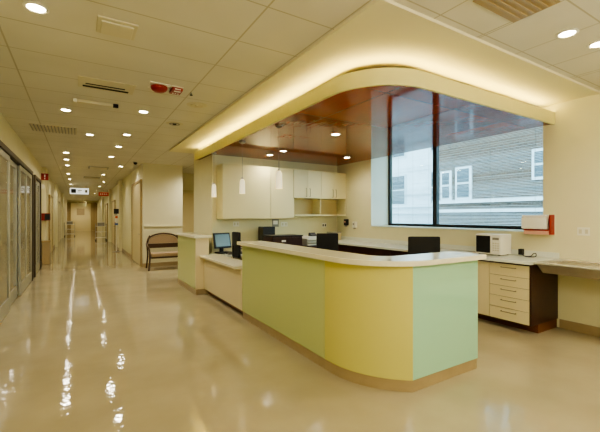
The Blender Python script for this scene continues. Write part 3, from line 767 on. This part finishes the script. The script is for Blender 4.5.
# ---------------------------------------------------------------- armchair by the pale block
ac = thing('armchair', 'dark wood framed armchair with arched tan back beside the desk end pier', 'chair', (2.24, 11.45, 0))
W2 = .50
for s in (-1, 1):
    obj('leg', tube(bmesh.new(), smooth([(s*(W2+.02), -.30, .005), (s*(W2-.02), -.22, .35), (s*(W2-.01), -.17, .62), (s*(W2+.03), -.05, .70), (s*W2, .22, .78)], 6), .026), 'wood', ac, sm=True)['label'] = 'curved front leg and arm'
    obj('leg', tube(bmesh.new(), smooth([(s*(W2-.02), .42, .005), (s*(W2-.04), .30, .40), (s*(W2-.02), .27, .80), (s*(W2-.10), .31, 1.0)], 6), .024), 'wood', ac, sm=True)
obj('seat', B(-.43, .43, -.25, .25, .40, .50, bev=.03), 'cushion', ac)
obj('seat_rail', B(-.44, .44, -.24, .25, .35, .399, bev=.01), 'wood', ac)
pts = []
for i in range(13):
    a = PI*i/12; pts.append((W2*.93*math.cos(a), .31, .76+.30*math.sin(a)**.7))
obj('back_frame', tube(bmesh.new(), pts, .024), 'wood', ac, sm=True)
bm = bmesh.new(); lo = [(p[0]*.93, .70 if False else .76+(p[2]-.76)*.9) for p in pts]
va = [bm.verts.new((a, .30, b)) for a, b in lo]; vb = [bm.verts.new((a, .325, b)) for a, b in lo]
bm.faces.new(va); bm.faces.new(vb[::-1])
for i in range(13): bm.faces.new((va[i], va[(i+1) % 13], vb[(i+1) % 13], vb[i]))
bmesh.ops.recalc_face_normals(bm, faces=bm.faces[:])
obj('backrest', bm, 'cushion', ac)
obj('back_rail', B(-.45, .45, .29, .335, .62, .755, bev=.01), 'wood', ac)

# ---------------------------------------------------------------- task chairs
def task_chair(x, y, rz, lb, top=1.28, w=.23):
    t = thing('task_chair', lb, 'chair', (x, y, 0), rz, group='black task chairs in the nurses station')
    obj('seat', B(-.24, .24, -.24, .22, .60, .67, bev=.03), 'fabric', t)
    bm = bmesh.new(); box(bm, -w, w, .24, .30, top-.48, top, bev=.028)
    obj('backrest', bm, 'fabric', t, sm=True)
    obj('back_bar', tube(bmesh.new(), [(0, .05, .585), (0, .30, .585), (0, .325, .65), (0, .325, top-.25)], .018), 'black', t)
    obj('gas_lift', cyl(bmesh.new(), (0, 0, .10), (0, 0, .599), .025, seg=14), 'black', t)
    for k in range(5):
        a = 2*PI*k/5
        l = obj('base_arm', tube(bmesh.new(), [(.02*math.cos(a), .02*math.sin(a), .11), (.27*math.cos(a), .27*math.sin(a), .08)], .017), 'black', t)
        obj('caster', lathe(bmesh.new(), [(0, .002), (.025, .008), (.028, .04), (0, .062)], .27*math.cos(a), .27*math.sin(a), 10), 'black', l)
    return t
task_chair(4.16, 3.33, math.radians(-35)+PI+PI, 'black task chair behind the aqua end of the reception desk', 1.30)
task_chair(3.92, 5.37, math.radians(-30), 'black task chair in front of the back worktop', 1.27, .21)
task_chair(2.80, 6.42, math.radians(90), 'black task chair seen edge on between monitor and high counter', 1.30, .16)

# ---------------------------------------------------------------- things on the staff side
t = thing('desktop_monitor', 'black monitor with grey screen on the low staff desk', 'monitor', (2.61, 7.42, .806), math.radians(14))
obj('base', B(-.13, .17, -.12, .10, 0, .03, bev=.008), 'black', t)
obj('neck', B(-.04, .04, .02, .05, .031, .16), 'black', t)
bm = B(-.205, .205, -.02, .015, .0, .33, bev=.008); bmesh.ops.rotate(bm, cent=(0, 0, 0), matrix=Matrix.Rotation(math.radians(-14), 3, 'X'), verts=bm.verts); bmesh.ops.translate(bm, vec=(0, -.03, .11), verts=bm.verts)
h = obj('housing', bm, 'black', t)
bm = B(-.175, .175, -.0235, -.0205, .035, .295); bmesh.ops.rotate(bm, cent=(0, 0, 0), matrix=Matrix.Rotation(math.radians(-14), 3, 'X'), verts=bm.verts); bmesh.ops.translate(bm, vec=(0, -.03, .11), verts=bm.verts)
obj('screen', bm, 'screen', h)
t = thing('keyboard', 'black keyboard in front of the monitor', 'keyboard', (2.64, 7.15, .806))
obj('body', B(-.02, .36, -.07, .07, 0, .02, bev=.004), 'black', t)
obj('keys', B(-.01, .35, -.06, .06, .0205, .026, bev=.002), 'bronze', t)
t = thing('desk_printer', 'black upright printer on the back worktop left end', 'printer', (3.64, 7.36, .991))
obj('body', B(-.16, .14, -.13, .13, 0, .37, bev=.012), 'black', t); obj('paper_slot', B(-.12, .10, -.136, -.131, .12, .15), 'bronze', t)
obj('output_tray', B(-.1, .08, -.17, -.137, .06, .075), 'black', t)
t = thing('file_cabinet', 'dark brown lateral file cabinet with small white label behind the counter', 'cabinet', (3.53, 6.42, 0))
obj('body', B(-.34, .34, -.2, .2, .002, 1.19, bev=.004), 'dark', t); obj('top_board', B(-.35, .35, -.22, .21, 1.191, 1.215, bev=.003), 'black', t)
for k in range(3):
    d = obj('drawer', B(-.33, .33, -.215, -.201, .05+k*.38, .41+k*.38, bev=.003), 'dark', t)
    obj('label_plate', B(-.14, -.05, -.219, -.2155, .33+k*.38, .365+k*.38), 'paper', d)
t = thing('file_cabinet', 'lower dark cabinet carrying the white paper trays', 'cabinet', (4.24, 6.46, 0))
obj('body', B(-.24, .24, -.2, .2, .002, .985, bev=.004), 'dark', t); obj('door', B(-.23, .23, -.215, -.201, .05, .96, bev=.003), 'dark', t)
t = thing('paper_tray', 'white paper trays stacked on the lower dark cabinet', 'tray', (4.24, 6.42, .986))
for k in range(3): obj('tray', B(-.19, .19, -.14, .14, k*.055, k*.055+.03, bev=.003), 'white', t)
for a in (-1, 1): obj('support', B(*sorted((a*.191, a*.20)), -.1, .1, .0, .14), 'grey', t)
obj('paper_stack', B(-.17, .17, -.13, .13, .1405, .185), 'paper', t)
t = thing('tape_dispenser', 'small black desk gadget on top of the white paper trays', 'gadget', (4.26, 6.42, 1.172))
obj('body', prism_yz(bmesh.new(), [(-.05, 0), (.06, 0), (.06, .06), (.02, .075), (-.05, .02)], -.07, .07), 'black', t)
t = thing('storage_box', 'beige storage box in the worktop corner', 'box', (5.6, 7.45, .991))
obj('body', B(-.13, .13, -.13, .13, 0, .17, bev=.01), 'cabin', t); obj('lid', B(-.135, .135, -.135, .135, .171, .20, bev=.006), 'grey', t)
t = thing('cable_bundle', 'tangle of black cables on the low staff desk by the wall', 'cable', (3.1, 7.5, .806))
pts = [(.12*math.cos(k*.9)+.02*k/4-.05, .05*math.sin(k*1.3), .06+.09*math.sin(k*.8)**2+.06*(k % 3)) for k in range(14)]
obj('cable', tube(bmesh.new(), smooth([(0, 0, .008)]+pts, 6), .007), 'black', t)

def plate(x, y, z, lb, axis='y', w=.07, plug=False):
    t = thing('wall_socket', lb, 'socket', (x, y, z))
    if axis == 'y':
        obj('plate', B(-w, w, -.010, -.002, -.055, .055, bev=.003), 'white', t)
        for s in ((-.5, .5) if w > .06 else (0,)): obj('outlet', B(s*w-.018, s*w+.018, -.014, -.0105, -.03, .03, bev=.002), 'black' if plug else 'vent', t)
    else:
        obj('plate', B(-.010, -.002, -w, w, -.055, .055, bev=.003), 'white', t)
        for s in ((-.5, .5) if w > .06 else (0,)): obj('outlet', B(-.014, -.0105, s*w-.018, s*w+.018, -.03, .03, bev=.002), 'vent', t)
plate(3.02, YB, 1.42, 'white wall socket plate above the monitor desk', w=.07)
plate(4.26, YB, 1.40, 'white wall socket plate left of the paper trays', w=.09)
plate(5.45, YB, 1.36, 'wall socket plate with dark outlets below the open cubbies', w=.07, plug=True)
plate(XW, 2.165, 1.388, 'double switch plate on the bare wall at right', axis='x', w=.072)
t = thing('wall_notice', 'small grey printed notice on the back wall above the file cabinets', 'notice', (4.02, YB, 1.43))
obj('sheet', B(-.09, .09, -.005, -.002, -.09, .09), 'grey', t); obj('picture', B(-.06, .06, -.007, -.0055, -.03, .06), 'paper', t)
for (y, z0, z1, m, lb) in [(7.24, 1.33, 1.52, 'black', 'black soap dispenser on the window wall near the corner'), (6.9, 1.28, 1.46, 'white', 'white hand towel holder on the window wall beside the black dispenser')]:
    t = thing('wall_dispenser', lb, 'dispenser', (XW, y, z0))
    obj('body', B(-.09, -.002, -.05, .05, .03, z1-z0, bev=.012), m, t)
    obj('nozzle', B(-.08, -.03, -.02, .02, 0, .029), 'grey', t)
    obj('badge', B(-.094, -.0905, -.025, .025, .10, .14), 'redtray' if m == 'black' else 'grey', t)

# ---------------------------------------------------------------- microwave, plug, glove holder
mw = thing('microwave', 'white microwave oven with black door on the worktop below the window', 'microwave', (5.60, 3.27, .991))
obj('body', B(-.13, .17, -.20, .20, .012, .325, bev=.012), 'white', mw)
for a in (-.10, .13):
    for b in (-.16, .16): obj('foot', cyl(bmesh.new(), (a, b, 0), (a, b, .0118), .015, seg=10), 'black', mw)
dd = obj('door', B(-.148, -.131, -.06, .195, .02, .318, bev=.004), 'white', mw)
obj('window', B(-.152, -.1485, -.045, .185, .035, .30, bev=.002), 'black', dd)
cp = obj('control_panel', B(-.146, -.131, -.195, -.065, .02, .318, bev=.004), 'white', mw)
bm = bmesh.new()
for i in range(3):
    for j in range(4): box(bm, -.149, -.1465, -.18+i*.036, -.155+i*.036, .07+j*.035, .09+j*.035)
obj('buttons', bm, 'vent', cp); obj('display', B(-.149, -.1465, -.18, -.08, .24, .275), 'grey', cp)
t = thing('power_adapter', 'black plug and trailing cable right of the microwave', 'cable', (5.74, 2.9, .991))
obj('plug', B(-.03, .03, -.02, .04, .02, .11, bev=.006), 'black', t)
obj('cable', tube(bmesh.new(), smooth([(-.02, 0, .05), (-.05, -.06, .01), (-.03, -.14, .015), (-.02, -.17, .05), (.01, -.19, .055), (-.02, -.195, .01), (-.10, -.10, .008)], 8), .006), 'black', t)
t = thing('wall_dispenser', 'white glove box dispenser in red wall bracket beside the window', 'dispenser', (XW, 2.70, 1.33))
obj('bracket_tray', B(-.17, -.03, -.18, .16, 0, .055, bev=.008), 'redtray', t)
obj('red_bracket', B(-.165, -.03, -.195, -.182, .0, .29, bev=.003), 'red', t)
obj('red_strap', B(-.174, -.1705, -.18, .16, .056, .075), 'red', t)
obj('box_body', B(-.17, -.03, -.15, .20, .077, .255, bev=.03), 'white', t, sm=True)
obj('box_lid', B(-.165, -.035, -.14, .19, .256, .285, bev=.01), 'paper', t)
obj('wall_plate', B(-.029, -.002, -.19, .0, .0, .29), 'white', t)

# ---------------------------------------------------------------- light, world, camera
light('SUN', 'sky_sun', (20, 0, 20), 1.2, (.92, .97, 1.0), .3, rot=(math.radians(35), math.radians(-20), 0))
light('SPOT', 'end_fill', (.3, 43.5, 3.1), 60, (1, .92, .8), .05, spot_size=math.radians(160), spot_blend=.9)  # added fill that brightens the corridor end, no fitting there
light('SPOT', 'side_room_fill', (3.6, 11.4, 3.2), 150, (1, .93, .8), .05, spot_size=math.radians(160), spot_blend=.9)  # unseen fill, strengthened to brighten the space beyond the pale block
light('POINT', 'front_fill', (1.0, -1.0, 2.6), 130, (1, .94, .84), .35)  # added fill behind the camera to lift the foreground, no fitting
light('POINT', 'front_fill', (4.2, -.6, 2.6), 60, (1, .95, .86), .35)  # second added foreground fill, out of frame to the right
wd = bpy.data.worlds.new('World'); bpy.context.scene.world = wd; wd.use_nodes = True
nt = wd.node_tree; bg = nt.nodes['Background']; bg.inputs['Strength'].default_value = 4.5
tc = N(nt, 'ShaderNodeTexCoord'); sp = N(nt, 'ShaderNodeSeparateXYZ'); nt.links.new(tc.outputs['Generated'], sp.inputs[0])
r = N(nt, 'ShaderNodeValToRGB'); r.color_ramp.elements[0].color = (.70, .93, 1, 1); r.color_ramp.elements[1].color = (.50, .78, 1, 1)
nt.links.new(sp.outputs[2], r.inputs['Fac']); nt.links.new(r.outputs['Color'], bg.inputs['Color'])

cam = bpy.data.cameras.new('Camera'); co = bpy.data.objects.new('Camera', cam); C.objects.link(co)
co.location = (0, 0, 1.6); co.rotation_euler = (PI/2, 0, -math.atan(221/360))
cam.sensor_width = 36; cam.lens = 36*360/600; cam.clip_start = .05; cam.clip_end = 300
sc = bpy.context.scene; sc.camera = co
sc.view_settings.view_transform = 'AgX'
sc.view_settings.look = 'AgX - Medium High Contrast'
sc.view_settings.exposure = 0.5
sc.cycles.use_denoising = True
